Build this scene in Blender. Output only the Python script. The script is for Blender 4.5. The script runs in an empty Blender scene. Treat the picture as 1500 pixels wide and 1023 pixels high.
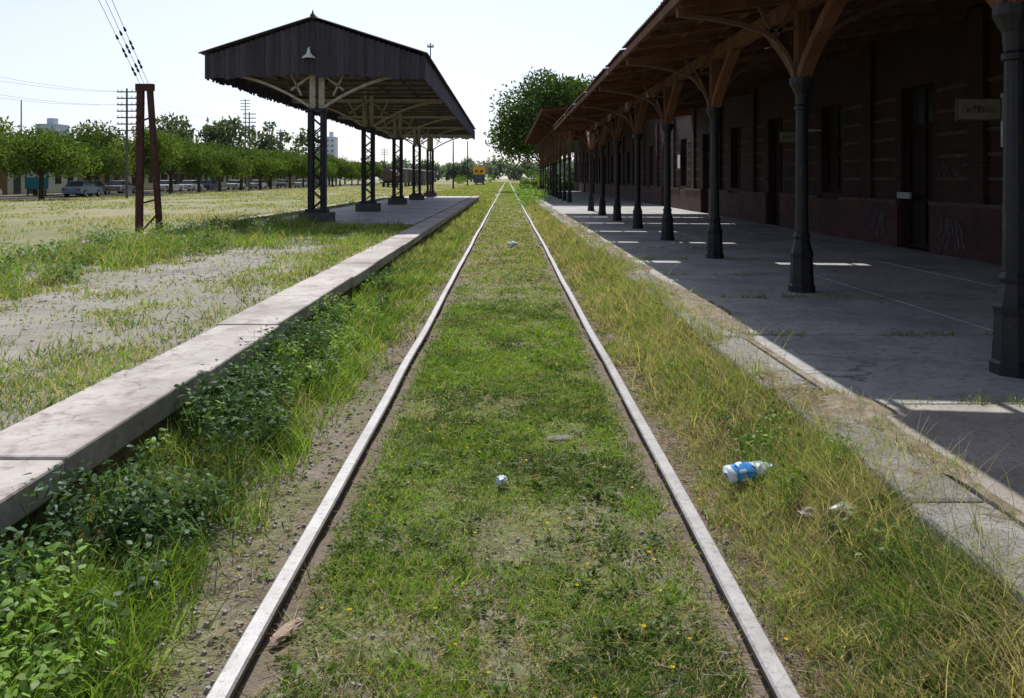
import bpy, math, random
import numpy as np
from mathutils import Vector, Matrix
random.seed(7); R=np.random.default_rng(11)
S=bpy.context.scene; C=S.collection
# ------------------------------------------------------------------ helpers
def vn(x,y,seed=0):
    x=np.asarray(x,float); y=np.asarray(y,float)
    ix=np.floor(x); iy=np.floor(y); fx=x-ix; fy=y-iy
    fx=fx*fx*(3-2*fx); fy=fy*fy*(3-2*fy)
    def h(a,b):
        s=np.sin(a*127.1+b*311.7+seed*74.7)*43758.5453
        return s-np.floor(s)
    return (h(ix,iy)*(1-fx)+h(ix+1,iy)*fx)*(1-fy)+(h(ix,iy+1)*(1-fx)+h(ix+1,iy+1)*fx)*fy
def fbm(x,y,seed=0):
    return (vn(x,y,seed)*.5+vn(np.asarray(x)*2.1,np.asarray(y)*2.1,seed+1)*.3+vn(np.asarray(x)*4.3,np.asarray(y)*4.3,seed+2)*.2)
def empty(name,loc=(0,0,0)):
    o=bpy.data.objects.new(name,None); o.location=loc; C.objects.link(o); return o
class MB:
    def __init__(s): s.v=[]; s.f=[]; s.m=[]
    def quadbox(s,c,m=0):
        b=len(s.v); s.v+=c
        for q in ((0,3,2,1),(4,5,6,7),(0,1,5,4),(1,2,6,5),(2,3,7,6),(3,0,4,7)):
            s.f.append(tuple(b+i for i in q)); s.m.append(m)
    def box(s,x0,x1,y0,y1,z0,z1,m=0):
        s.quadbox([(x0,y0,z0),(x1,y0,z0),(x1,y1,z0),(x0,y1,z0),(x0,y0,z1),(x1,y0,z1),(x1,y1,z1),(x0,y1,z1)],m)
    def beam(s,p,q,w,h,m=0,up=(0,0,1)):
        p=Vector(p);q=Vector(q);d=(q-p).normalized();u=Vector(up)
        if abs(d.dot(u))>.98:u=Vector((0,1,0))
        a=d.cross(u).normalized()*w/2; b=a.cross(d).normalized()*h/2
        s.quadbox([tuple(t) for t in (p-a-b,p+a-b,q+a-b,q-a-b,p-a+b,p+a+b,q+a+b,q-a+b)],m)
    def path(s,pts,w,h,m=0,up=(0,0,1)):
        for i in range(len(pts)-1): s.beam(pts[i],pts[i+1],w,h,m,up)
    def cyl(s,p,q,r0,r1,n=10,m=0,cap=True):
        p=Vector(p);q=Vector(q);d=(q-p).normalized();u=Vector((0,0,1)) if abs(d.z)<.9 else Vector((1,0,0))
        a=d.cross(u).normalized(); b=a.cross(d); k=len(s.v)
        for c,r in((p,r0),(q,r1)):
            for i in range(n):
                t=2*math.pi*i/n; s.v.append(tuple(c+a*r*math.cos(t)+b*r*math.sin(t)))
        for i in range(n):
            j=(i+1)%n; s.f.append((k+i,k+j,k+n+j,k+n+i)); s.m.append(m)
        if cap:
            s.f.append(tuple(k+i for i in range(n))[::-1]); s.m.append(m)
            s.f.append(tuple(k+n+i for i in range(n))); s.m.append(m)
    def lathe(s,x,y,prof,n=12,m=0):
        k=len(s.v)
        for z,r in prof:
            for i in range(n):
                t=2*math.pi*(i+.5)/n; s.v.append((x+r*math.cos(t),y+r*math.sin(t),z))
        for a in range(len(prof)-1):
            for i in range(n):
                j=(i+1)%n; s.f.append((k+a*n+i,k+a*n+j,k+a*n+n+j,k+a*n+n+i)); s.m.append(m)
        s.f.append(tuple(k+(len(prof)-1)*n+i for i in range(n))); s.m.append(m)
    def poly(s,pts,m=0):
        k=len(s.v); s.v+=[tuple(p) for p in pts]; s.f.append(tuple(range(k,k+len(pts)))); s.m.append(m)
    def prism(s,prof,x0,x1,m=0):   # prof in (y,z)
        k=len(s.v);n=len(prof)
        s.v+=[(x0,a,b) for a,b in prof]+[(x1,a,b) for a,b in prof]
        for i in range(n):
            j=(i+1)%n; s.f.append((k+i,k+j,k+n+j,k+n+i)); s.m.append(m)
        s.f.append(tuple(range(k,k+n))[::-1]); s.m.append(m); s.f.append(tuple(range(k+n,k+2*n))); s.m.append(m)
    def build(s,name,mats,parent=None,bevel=0,smooth=False,loc=None):
        me=bpy.data.meshes.new(name); me.from_pydata(s.v,[],s.f)
        for m in mats: me.materials.append(m)
        me.polygons.foreach_set('material_index',s.m)
        if smooth: me.polygons.foreach_set('use_smooth',[True]*len(s.f))
        me.update(); o=bpy.data.objects.new(name,me); C.objects.link(o)
        if parent: o.parent=parent
        if loc: o.location=loc
        if bevel:
            b=o.modifiers.new('b','BEVEL'); b.width=bevel; b.segments=2; b.limit_method='ANGLE'
        return o
def npmesh(name,V,Q,col,mat,parent=None,link=True):
    me=bpy.data.meshes.new(name); nv=len(V); nf=len(Q)
    me.vertices.add(nv); me.vertices.foreach_set('co',V.astype(np.float32).ravel())
    me.loops.add(nf*4); me.loops.foreach_set('vertex_index',Q.astype(np.int32).ravel())
    me.polygons.add(nf); me.polygons.foreach_set('loop_start',np.arange(nf,dtype=np.int32)*4)
    try: me.polygons.foreach_set('loop_total',np.full(nf,4,np.int32))
    except Exception: pass
    if col is not None:
        a=me.color_attributes.new('Col','FLOAT_COLOR','POINT')
        a.data.foreach_set('color',np.hstack([col,np.ones((nv,1))]).astype(np.float32).ravel())
    me.materials.append(mat); me.update(); me.validate()
    if not link: return me
    o=bpy.data.objects.new(name,me); C.objects.link(o)
    if parent:o.parent=parent
    return o
def norm(a): return a/np.maximum(np.linalg.norm(a,axis=1,keepdims=True),1e-6)
def ribbons(P,D,L,W,B,prof,col,side=None):
    n=len(P); k=len(prof)-1
    if side is None:
        side=np.cross(D,R.normal(size=(n,3)))
    side=norm(side); L=np.asarray(L)[:,None]; W=np.asarray(W)[:,None]
    V=np.empty((n,(k+1)*2,3))
    for i,p in enumerate(prof):
        t=i/k; c=P+D*L*t+B*t*t
        V[:,2*i]=c-side*W*p/2; V[:,2*i+1]=c+side*W*p/2
    b=(np.arange(n)*(k+1)*2)[:,None]
    Q=np.concatenate([b+np.array([[2*i,2*i+1,2*i+3,2*i+2]]) for i in range(k)])
    return V.reshape(-1,3),Q,np.repeat(col,(k+1)*2,axis=0)
def merge(parts):
    V=[];Q=[];K=[];o=0
    for v,q,c in parts: V.append(v);Q.append(q+o);K.append(c);o+=len(v)
    return np.concatenate(V),np.concatenate(Q),np.concatenate(K)
# ------------------------------------------------------------------ materials
def nodes(name):
    m=bpy.data.materials.new(name); m.use_nodes=True; nt=m.node_tree; nt.nodes.clear()
    out=nt.nodes.new('ShaderNodeOutputMaterial'); return m,nt,out
def N(nt,t,**k):
    n=nt.nodes.new(t)
    for a,b in k.items(): setattr(n,a,b)
    return n
def noise(nt,pos,scale,detail=4,rough=.6,stretch=None):
    if stretch:
        mp=N(nt,'ShaderNodeMapping'); mp.inputs['Scale'].default_value=stretch; nt.links.new(pos,mp.inputs[0]); pos=mp.outputs[0]
    n=N(nt,'ShaderNodeTexNoise'); n.inputs['Scale'].default_value=scale; n.inputs['Detail'].default_value=detail; n.inputs['Roughness'].default_value=rough
    nt.links.new(pos,n.inputs['Vector']); return n.outputs['Fac']
def ramp(nt,f,a,b,v0=0.,v1=1.):
    n=N(nt,'ShaderNodeMapRange'); n.inputs[1].default_value=a;n.inputs[2].default_value=b;n.inputs[3].default_value=v0;n.inputs[4].default_value=v1
    nt.links.new(f,n.inputs[0]); return n.outputs[0]
def mix(nt,f,a,b):
    n=N(nt,'ShaderNodeMix',data_type='RGBA')
    if isinstance(f,float): n.inputs[0].default_value=f
    else: nt.links.new(f,n.inputs[0])
    for i,c in((6,a),(7,b)):
        if isinstance(c,tuple): n.inputs[i].default_value=(*c,1)
        else: nt.links.new(c,n.inputs[i])
    return n.outputs[2]
def math_(nt,op,a,b=None):
    n=N(nt,'ShaderNodeMath',operation=op)
    for i,c in((0,a),(1,b)):
        if c is None: continue
        if isinstance(c,(int,float)): n.inputs[i].default_value=c
        else: nt.links.new(c,n.inputs[i])
    return n.outputs[0]
def finish(nt,out,col,rough=.8,bump=None,bs=.3,metal=0,bd=.02,spec=.3):
    p=N(nt,'ShaderNodeBsdfPrincipled'); nt.links.new(p.outputs[0],out.inputs[0])
    if isinstance(col,tuple): p.inputs['Base Color'].default_value=(*col,1)
    else: nt.links.new(col,p.inputs['Base Color'])
    if isinstance(rough,float): p.inputs['Roughness'].default_value=rough
    else: nt.links.new(rough,p.inputs['Roughness'])
    p.inputs['Metallic'].default_value=metal; p.inputs['Specular IOR Level'].default_value=spec
    if bump is not None:
        b=N(nt,'ShaderNodeBump'); b.inputs['Strength'].default_value=bs; b.inputs['Distance'].default_value=bd
        nt.links.new(bump,b.inputs['Height']); nt.links.new(b.outputs[0],p.inputs['Normal'])
    return p
def cracks(nt,pos,scale,width):
    w=N(nt,'ShaderNodeTexNoise'); w.inputs['Scale'].default_value=scale*2.2; w.inputs['Detail'].default_value=4; nt.links.new(pos,w.inputs['Vector'])
    ad=N(nt,'ShaderNodeMix',data_type='RGBA',blend_type='LINEAR_LIGHT'); ad.inputs[0].default_value=.35/scale; nt.links.new(pos,ad.inputs[6]); nt.links.new(w.outputs['Color'],ad.inputs[7])
    v=N(nt,'ShaderNodeTexVoronoi',feature='DISTANCE_TO_EDGE'); v.inputs['Scale'].default_value=scale; nt.links.new(ad.outputs[2],v.inputs['Vector'])
    c=ramp(nt,v.outputs['Distance'],0,width,.8,0); return math_(nt,'MULTIPLY',c,ramp(nt,noise(nt,pos,scale*1.3,2),.5,.62))
def mat(name,c1,c2,scale=3,rough=.8,c3=None,s3=20,metal=0,bs=.3,bd=.01,stretch=None,spec=.3,crack=None,stain=None):
    m,nt,out=nodes(name); pos=N(nt,'ShaderNodeNewGeometry').outputs['Position']
    a=noise(nt,pos,scale,4,.65,stretch); col=mix(nt,ramp(nt,a,.35,.65),c1,c2); b=noise(nt,pos,s3,4,.7,stretch)
    if c3: col=mix(nt,ramp(nt,b,.52,.68),col,c3)
    if stain: col=mix(nt,ramp(nt,noise(nt,pos,.8,5,.7),.48,.64,0,.75),col,stain)
    if crack: col=mix(nt,cracks(nt,pos,*crack),col,tuple(q*.3 for q in c1))
    finish(nt,out,col,rough,b,bs,metal,bd,spec); return m
def wood(name,c1,c2,board=7.,rough=.85):
    m,nt,out=nodes(name); pos=N(nt,'ShaderNodeNewGeometry').outputs['Position']
    sp=N(nt,'ShaderNodeSeparateXYZ'); nt.links.new(pos,sp.inputs[0])
    s=math_(nt,'FLOOR',math_(nt,'MULTIPLY',math_(nt,'ADD',sp.outputs[0],sp.outputs[1]),board))
    w=N(nt,'ShaderNodeTexWhiteNoise',noise_dimensions='1D'); nt.links.new(s,w.inputs['W'])
    g=noise(nt,pos,3,4,.7,(9,9,.8)); f=math_(nt,'ADD',math_(nt,'MULTIPLY',w.outputs[0],.45),math_(nt,'MULTIPLY',ramp(nt,g,.3,.7),.55))
    finish(nt,out,mix(nt,f,c1,c2),rough,g,.4,0,.01); return m
def leafmat(name,tr=.4,gl=.012):
    m,nt,out=nodes(name); a=N(nt,'ShaderNodeVertexColor'); a.layer_name='Col'
    d=N(nt,'ShaderNodeBsdfDiffuse')
    t=N(nt,'ShaderNodeBsdfTranslucent'); x=N(nt,'ShaderNodeMixShader'); x.inputs[0].default_value=tr
    g=N(nt,'ShaderNodeMix',data_type='RGBA',blend_type='MULTIPLY'); g.inputs[0].default_value=1; g.inputs[7].default_value=(1.25,1.3,.6,1)
    nt.links.new(a.outputs[0],d.inputs['Color']); nt.links.new(a.outputs[0],g.inputs[6]); nt.links.new(g.outputs[2],t.inputs[0])
    nt.links.new(d.outputs[0],x.inputs[1]); nt.links.new(t.outputs[0],x.inputs[2])
    if gl:
        go=N(nt,'ShaderNodeBsdfGlossy'); go.inputs['Roughness'].default_value=.45; go.inputs['Color'].default_value=(1,1,1,1); y=N(nt,'ShaderNodeMixShader'); y.inputs[0].default_value=gl
        nt.links.new(x.outputs[0],y.inputs[1]); nt.links.new(go.outputs[0],y.inputs[2]); x=y
    nt.links.new(x.outputs[0],out.inputs[0]); return m
LEAF=leafmat('leaf_blades'); TREEL=leafmat('tree_leaves',.3,0)
def ground_mat():
    m,nt,out=nodes('ground_soil_grass'); pos=N(nt,'ShaderNodeNewGeometry').outputs['Position']
    sp=N(nt,'ShaderNodeSeparateXYZ'); nt.links.new(pos,sp.inputs[0])
    big=noise(nt,pos,.9,4,.6); mid=noise(nt,pos,5,4,.7); fine=noise(nt,pos,45,4,.75); vf=noise(nt,pos,.06,3,.6)
    soil=mix(nt,ramp(nt,mid,.35,.65),(.15,.12,.095),(.29,.25,.205))
    soil=mix(nt,ramp(nt,fine,.55,.7),soil,(.42,.38,.33))
    soil=mix(nt,ramp(nt,fine,.42,.3),soil,(.06,.045,.035))
    moss=mix(nt,ramp(nt,fine,.35,.65),(.07,.10,.02),(.20,.26,.055))
    ax=math_(nt,'ABSOLUTE',sp.outputs[0])
    inside=ramp(nt,ax,.64,.84,1,0); zone=ramp(nt,math_(nt,'ABSOLUTE',math_(nt,'SUBTRACT',sp.outputs[1],7.6)),1.8,4.6,.75,.18)
    f=math_(nt,'ADD',ramp(nt,big,.44,.64),math_(nt,'MULTIPLY',inside,zone))
    f=math_(nt,'MULTIPLY',f,ramp(nt,mid,.3,.5,.35,1)); 
    f.node.use_clamp=True
    near=mix(nt,f,soil,moss)
    field=mix(nt,ramp(nt,vf,.38,.62),(.17,.19,.075),(.30,.275,.16))
    field=mix(nt,ramp(nt,big,.45,.75,0,.7),field,(.14,.16,.06))
    field=mix(nt,ramp(nt,mid,.50,.70,0,.7),field,(.34,.30,.22))
    far=math_(nt,'MAXIMUM',ramp(nt,ax,3,9),ramp(nt,sp.outputs[1],18,45))
    rs=ramp(nt,math_(nt,'ABSOLUTE',math_(nt,'SUBTRACT',ax,.8725)),.05,.22,.85,0)
    near=mix(nt,math_(nt,'MULTIPLY',rs,ramp(nt,mid,.3,.55)),near,(.20,.155,.125))
    finish(nt,out,mix(nt,far,near,field),.95,fine,.8,0,.02,.15); return m
GROUND=ground_mat()
CONC=mat('pale_coping_concrete',(.37,.335,.305),(.52,.475,.435),2.2,.85,(.26,.215,.19),8,bs=.45,stain=(.23,.195,.17),crack=(1.1,.009))
CONCR=mat('rough_coping_concrete',(.23,.22,.205),(.35,.335,.315),5,.9,(.11,.10,.09),55,bs=.9,stain=(.16,.145,.12),crack=(1.3,.02))
FACE=mat('stained_platform_face',(.12,.08,.06),(.24,.17,.13),3,.9,(.06,.045,.035),20)
FLOOR=mat('platform_concrete',(.32,.31,.295),(.44,.43,.41),1.1,.8,(.21,.20,.19),14,bs=.35,stain=(.21,.20,.185),crack=(.45,.012))
FLOOR2=mat('shelter_paving',(.36,.36,.37),(.46,.45,.45),1.1,.6,(.26,.25,.25),8,stain=(.25,.24,.23),crack=(.5,.01))
SAND=mat('sandy_concrete',(.32,.29,.25),(.44,.405,.36),2,.9,(.2,.175,.145),30,stain=(.22,.195,.165),crack=(.7,.015))
IRON=mat('black_painted_iron',(.009,.010,.013),(.019,.019,.023),6,.5,(.04,.025,.019),14,spec=.35)
RUST=mat('rusty_steel',(.050,.020,.016),(.09,.037,.027),8,.85,(.03,.02,.016),25)
BEIGE=mat('beige_painted_steel',(.36,.32,.24),(.48,.43,.34),5,.7,(.18,.12,.07),15)
ORW=wood('brown_timber',(.075,.034,.018),(.20,.09,.045),5)
UND=mat('rusty_roof_underside',(.07,.040,.026),(.14,.078,.048),2.5,.85,(.04,.024,.018),6,stretch=(.4,2,1))
DARKW=wood('weathered_dark_boards',(.028,.024,.03),(.10,.085,.10),7)
RAILT=mat('worn_rail_top',(.28,.272,.265),(.38,.37,.36),7,.42,(.21,.175,.155),30,metal=.2,spec=.5,stain=(.24,.215,.20),bs=.1)
RAILS=mat('rusty_rail_side',(.13,.095,.078),(.19,.15,.125),10,.85)
SOILM=mat('platform_gravel_dirt',(.22,.20,.17),(.34,.315,.275),1.6,.95,(.13,.13,.07),7,bs=.9,bd=.02,stain=(.17,.18,.09))
BARK=mat('tree_bark',(.05,.035,.025),(.11,.085,.06),4,.95,stretch=(4,4,.6))
WHITE=mat('white_paint',(.6,.6,.58),(.75,.75,.73),5,.6)
BLACK=mat('black_rubber',(.02,.02,.02),(.035,.035,.035),5,.8)
GLASS=mat('dark_glass',(.02,.025,.03),(.04,.045,.05),3,.12,spec=.6)
ASPH=mat('asphalt',(.05,.05,.05),(.075,.073,.07),2,.9,(.09,.09,.085),40)
DOORW=wood('old_door_timber',(.012,.007,.006),(.03,.016,.012),6)
DADO=mat('red_painted_plinth',(.055,.022,.02),(.095,.04,.035),2,.8,(.035,.02,.018),12,stain=(.03,.02,.018))
STONE=mat('stone_band',(.062,.046,.04),(.10,.077,.068),4,.9,(.035,.026,.022),9)
def brickmat():
    m,nt,out=nodes('dark_red_brick'); g=N(nt,'ShaderNodeNewGeometry').outputs['Position']
    sp=N(nt,'ShaderNodeSeparateXYZ'); nt.links.new(g,sp.inputs[0]); cb=N(nt,'ShaderNodeCombineXYZ')
    nt.links.new(math_(nt,'ADD',sp.outputs[0],sp.outputs[1]),cb.inputs[0]); nt.links.new(sp.outputs[2],cb.inputs[1])
    b=N(nt,'ShaderNodeTexBrick'); nt.links.new(cb.outputs[0],b.inputs['Vector']); b.inputs['Scale'].default_value=1
    b.inputs['Brick Width'].default_value=.25; b.inputs['Row Height'].default_value=.075; b.inputs['Mortar Size'].default_value=.008
    b.inputs['Color1'].default_value=(.056,.021,.017,1); b.inputs['Color2'].default_value=(.034,.015,.013,1); b.inputs['Mortar'].default_value=(.045,.034,.03,1)
    n=noise(nt,g,1.3,5,.6); finish(nt,out,mix(nt,ramp(nt,n,.4,.65,0,.75),b.outputs[0],(.02,.011,.010)),.85,b.outputs[1],.3,0,-.005); return m
BRICK=brickmat()
def flat(name,c,rough=.6,metal=0): return mat(name,c,tuple(min(1,x*1.15) for x in c),4,rough,metal=metal,bs=.05)
# ------------------------------------------------------------------ ground
def zg(x,y):
    x=np.asarray(x,float); y=np.asarray(y,float)
    w=np.clip((2.4-np.abs(x))/.4,0,1)
    inn=np.clip((.80-np.abs(x))/.15,0,1)
    z=-.07+w*(.035*(fbm(x*2.3,y*2.3,5)-.5)+.03*(fbm(x*9,y*9,9)-.5))+inn*.018
    e=np.clip((x-1.0)/.7,0,1); z+=w*(e**1.3)*(.15+.10*fbm(y*.7,x*0+3,15))+w*np.clip(-x-1.3,0,1)*.05
    return z
gx=np.unique(np.concatenate([[-4000,-2000,-1000,-500,-250,-120,-80,-60,-50,-36,-25,-16,-11,-8,-5],np.arange(-2.8,2.81,.07),[4,8,14,30,60,120,250,500,1000,2000,4000]]))
gy=np.unique(np.concatenate([[-200,-60,-20,-5,0],np.arange(1.4,16,.08),np.arange(16,40,.4),np.arange(40,120,4),[150,200,300,500,900,1500,2500,5000]]))
X,Y=np.meshgrid(gx,gy); Z=zg(X,Y); V=np.stack([X,Y,Z],-1).reshape(-1,3)
nx=len(gx); ii,jj=np.meshgrid(np.arange(nx-1),np.arange(len(gy)-1)); a=(jj*nx+ii).ravel()
g=npmesh('ground',V,np.stack([a,a+1,a+nx+1,a+nx],-1),None,GROUND); g.data.polygons.foreach_set('use_smooth',[True]*len(g.data.polygons))
# ------------------------------------------------------------------ railway track
tr=empty('railway_track')
def wob(y,s): return .016*(float(vn(y*.22,s*3.1,3))-.5)*2+.008*(float(vn(y*.7,s*9.1,4))-.5)*2
for s,nm in((-1,'rail_left'),(1,'rail_right')):
    b=MB(); prof=[(-.065,-.15),(-.065,-.13),(-.012,-.11),(-.012,-.04),(-.034,-.032),(-.036,-.008),(-.028,0),(.028,0),(.036,-.008),(.034,-.032),(.012,-.04),(.012,-.11),(.065,-.13),(.065,-.15)]
    ys=list(np.arange(-4,30,.5))+list(np.arange(30,120,3))+list(range(120,620,20)); n=len(prof)
    for y in ys:
        jz=.006*(float(vn(y*.5,s,8))-.5)
        for px,pz in prof: b.v.append((s*.8725+px+wob(y,s),y,pz+jz))
    for k in range(len(ys)-1):
        for i in range(n-1):
            b.f.append((k*n+i,k*n+i+1,(k+1)*n+i+1,(k+1)*n+i)); b.m.append(0 if 5<=i<=7 else 1)
    for yj in (8.6,20.6,32.6):
        b.box(s*.8725-.05,s*.8725-.013,yj-.3,yj+.3,-.1,-.045,1); b.box(s*.8725+.013,s*.8725+.05,yj-.3,yj+.3,-.1,-.045,1)
    b.build(nm,[RAILT,RAILS],tr)
b=MB()
for k in range(0,140):
    y=1.+k*.66+random.uniform(-.03,.03); b.box(-1.28,1.28,y-.12,y+.12,-.25,-.098)
b.build('sleepers',[mat('old_sleeper_timber',(.07,.05,.04),(.13,.1,.08),5,.9)],tr)
# ------------------------------------------------------------------ left island platform
lp=empty('island_platform'); XL=-2.0; ZL=.313
b=MB(); y=-4.97+ .1
while y<59.5:
    L=1.72 ; j=random.uniform(-.008,.008); dx=random.uniform(-.015,.015)
    b.box(XL-.54+dx,XL+dx,y,y+L-.014,ZL-.145,ZL+j); y+=L
b.build('coping_slabs',[CONC],lp,bevel=.014)
b=MB(); y=-4.9
while y<59.5:
    j=random.uniform(-.01,.01); b.box(-8.62+j,-8.15+j,y,y+1.7,ZL-.14,ZL+j); y+=1.72
b.build('far_coping_slabs',[CONC],lp,bevel=.012)
b=MB(); b.box(-8.55,-2.07,-5,59.6,-.3,ZL-.15); b.build('platform_body',[FACE],lp)
def zl(x,y): return .275+.06*(fbm(np.asarray(x)*1.1,np.asarray(y)*1.1,21)-.35)
px=np.linspace(-8.17,-2.53,60); py=np.linspace(-4.9,59.5,400); X,Y=np.meshgrid(px,py); Z=zl(X,Y)
Z=np.where(Y>23,Z-.05,Z)
nx=len(px); ii,jj=np.meshgrid(np.arange(nx-1),np.arange(len(py)-1)); a=(jj*nx+ii).ravel()
npmesh('platform_dirt_surface',np.stack([X,Y,Z],-1).reshape(-1,3),np.stack([a,a+1,a+nx+1,a+nx],-1),None,SOILM,lp)
b=MB()
for i in range(2600):
    y=3.5+random.random()**1.5*18; x=random.uniform(-8,-2.6); s=random.uniform(.006,.022); z=float(zl(x,y))
    b.cyl((x,y,z-.005),(x+s*.3,y,z+s*.6),s,s*.5,5)
b.build('loose_gravel',[mat('platform_gravel_stone',(.24,.215,.19),(.40,.37,.33),30,.9)],lp)
b=MB()
for k in range(18):
    for q in range(2):
        y0=22.6+k*2.02; x0=-7.3+q*2.37
        b.box(x0,x0+2.355,y0,y0+2.0,.18,.322+random.uniform(-.005,.005))
b.build('shelter_paving',[FLOOR2],lp)
# ------------------------------------------------------------------ island shelter
sh=empty('platform_shelter'); XC=-5.4; Y0=22.9; Y1=58.3; HW=3.05; ZE=5.06; ZR=6.07; ZB=4.4
b=MB()
for k in range(5):
    y=23.3+8.53*k; b.box(XC-.42,XC+.42,y-.42,y+.42,.25,.62,1)
    for sx in(-1,1):
        for sy in(-1,1): b.box(XC+sx*.17-.065,XC+sx*.17+.065,y+sy*.10-.02,y+sy*.10+.02,.62,3.5,0)
        b.box(XC+sx*.236-.014,XC+sx*.236+.014,y-.12,y+.12,.62,3.5,0)
    z=.72;d=1
    while z<3.3:
        for sy in(-.13,.13):
            b.beam((XC-.15*d,y+sy,z),(XC+.15*d,y+sy,z+.26),.02,.10,0,(0,1,0))
            if int(z/.52)%2==0: b.beam((XC+.15*d,y+sy*1.18,z),(XC-.15*d,y+sy*1.18,z+.26),.015,.08,0,(0,1,0))
        z+=.26; d=-d
    b.box(XC-.27,XC+.27,y-.2,y+.2,3.5,3.57,0); b.box(XC-.3,XC+.3,y-.23,y+.23,.621,.72,0)
b.build('lattice_columns',[IRON,mat('dark_plinth',(.06,.06,.055),(.11,.105,.10),4,.9)],sh)
b=MB()
for k in range(5):
    y=23.3+8.53*k
    for sx in(-.13,.13): b.box(XC+sx-.08,XC+sx+.08,y-.06,y+.06,3.57,5.2)
    for s in(-1,1):
        pts=[(XC+s*(.2+2.7*t),y,3.62+.95*(1-(1-t)**1.9)) for t in np.linspace(0,1,12)]
        b.path(pts,.07,.12,0,(0,1,0))
        b.beam((XC+s*.2,y,4.5),(XC+s*.75,y,4.1),.05,.06); b.beam((XC+s*.45,y,3.95),(XC+s*.75,y,4.55),.05,.05)
        for sy in(-1,1):
            pts=[(XC,y+sy*(.1+1.5*t),3.62+1.0*(1-(1-t)**2)) for t in np.linspace(0,1,9)]
            if not(k==0 and sy<0): b.path(pts,.08,.08,0,(1,0,0))
    b.beam((XC-2.95,y,4.62),(XC+2.95,y,4.62),.08,.12)
b.build('curved_brackets',[BEIGE],sh)
b=MB()
n=int((Y1-Y0+.4)/.04); ys=np.linspace(Y0-.2,Y1+.2,n)
for s in(-1,1):
    k0=len(b.v)
    for y in ys:
        dz=.016*math.sin(y/.16*2*math.pi)+.012*(float(vn(y*.5,s,2))-.5)
        b.v.append((XC,y,ZR+dz+.03)); b.v.append((XC+s*(HW+.14),y,ZE+dz-.03+.05))
    for i in range(n-1):
        b.f.append((k0+2*i,k0+2*i+1,k0+2*i+3,k0+2*i+2)); b.m.append(0)
b.cyl((XC,Y0-.2,ZR+.03),(XC,Y1+.2,ZR+.03),.07,.07,8)
b.cyl((XC,Y0-.15,ZR+.05),(XC,Y0-.15,ZR+.2),.05,.01,6)
b.build('corrugated_roof',[mat('dark_roof_sheet',(.07,.055,.055),(.13,.10,.10),2,.8,(.05,.04,.04),8)],sh)
b=MB()
for yy in(Y0,Y1):
    x=-HW
    while x<HW-.05:
        top=ZR-(ZR-ZE)*max(abs(x),abs(x+.14))/HW-.03
        b.box(XC+x,XC+x+.134,yy-.014+random.uniform(-.004,.004),yy+.014,ZB+random.uniform(-.05,.05)+.05*(abs(x)<2),top); x+=.14
for s in(-1,1):
    y=Y0+.03
    while y<Y1-.15:
        b.box(XC+s*HW-.014,XC+s*HW+.014+random.uniform(-.003,.003),y,y+.134,ZB+random.uniform(-.05,.04),ZE-.0); y+=.14
b.build('board_valance',[DARKW],sh)
b=MB()
y=Y0+.5
while y<Y1:
    for s in(-1,1): b.beam((XC,y,ZR-.1),(XC+s*(HW-.05),y,ZE-.08),.06,.12)
    b.beam((XC-HW+.05,y,4.72),(XC+HW-.05,y,4.72),.05,.08); y+=1.42
for x in(-2.9,-1.9,-.9,.9,1.9,2.9): b.beam((XC+x,Y0+.03,4.8),(XC+x,Y1-.03,4.8),.06,.1)
for s in(-1,1): b.poly([(XC,Y0+.03,ZR-.18),(XC,Y1-.03,ZR-.18),(XC+s*(HW-.03),Y1-.03,ZE-.16),(XC+s*(HW-.03),Y0+.03,ZE-.16)][::s])
b.build('roof_timbers',[mat('grey_brown_timber',(.08,.065,.06),(.14,.115,.10),3,.85)],sh)
b=MB(); b.lathe(XC-.12,Y0-.12,[(4.93,.19),(4.96,.185),(5.03,.10),(5.10,.05),(5.2,.04)],14); b.beam((XC-.12,Y0-.12,5.2),(XC-.12,Y0+.05,5.3),.03,.03)
b.build('enamel_lamp',[WHITE],sh,smooth=True)
# ------------------------------------------------------------------ right platform
rp=empty('station_platform'); ZP=.233
b=MB(); y=-5.
while y<95:
    L=random.uniform(1.7,2.6); dx=random.uniform(-.014,.014)
    b.box(1.70+dx,2.02,y,y+L-.008,ZP-.35,ZP+random.uniform(-.006,.006)); y+=L
b.build('coping_stones',[CONCR],rp,bevel=.025)
b=MB(); ys=[-5,-2.6,-.1,2.4,4.93,7.1,9.3,11.5,13.7,15.9]+[15.9+2.2*i for i in range(1,37)]
for i in range(len(ys)-1):
    for x0,x1 in((2.035,4.3),(4.31,6.1),(6.11,7.8)):
        b.box(x0,x1,ys[i]+.01,ys[i+1]-.008,ZP-.2,ZP+random.uniform(-.008,.004),1 if ys[i]<4.9 else 0)
b.build('paving_slabs',[FLOOR,SAND],rp,bevel=.006)
b=MB(); b.box(1.76,8.5,-5,95.2,-.4,ZP-.03); b.build('platform_fill',[mat('joint_dirt',(.05,.04,.03),(.1,.08,.06),5,.95)],rp)
yy=np.arange(1.5,40,.06); us=np.linspace(-1,1,7); Vd=[]
for y in yy:
    wd=.03+.22*max(0,float(fbm(y*.9,2.,33))-.33)*2+(.10 if 4.7<y<5.1 else 0); cx=2.05+.05*(float(vn(y*1.3,1,34))-.5)
    for u in us: Vd.append((cx+u*wd,y,ZP-.004+.028*(1-u*u)*min(1,wd*8)+.006*(float(vn(y*14,u*5,3))-.5)))
k=np.arange((len(yy)-1)*6); a=(k//6)*7+k%6
npmesh('soil_drift',np.array(Vd),np.stack([a,a+1,a+8,a+7],-1),None,mat('drifted_soil',(.16,.125,.09),(.30,.25,.19),9,.95,(.09,.10,.04),14,bs=.8),rp)
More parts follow.
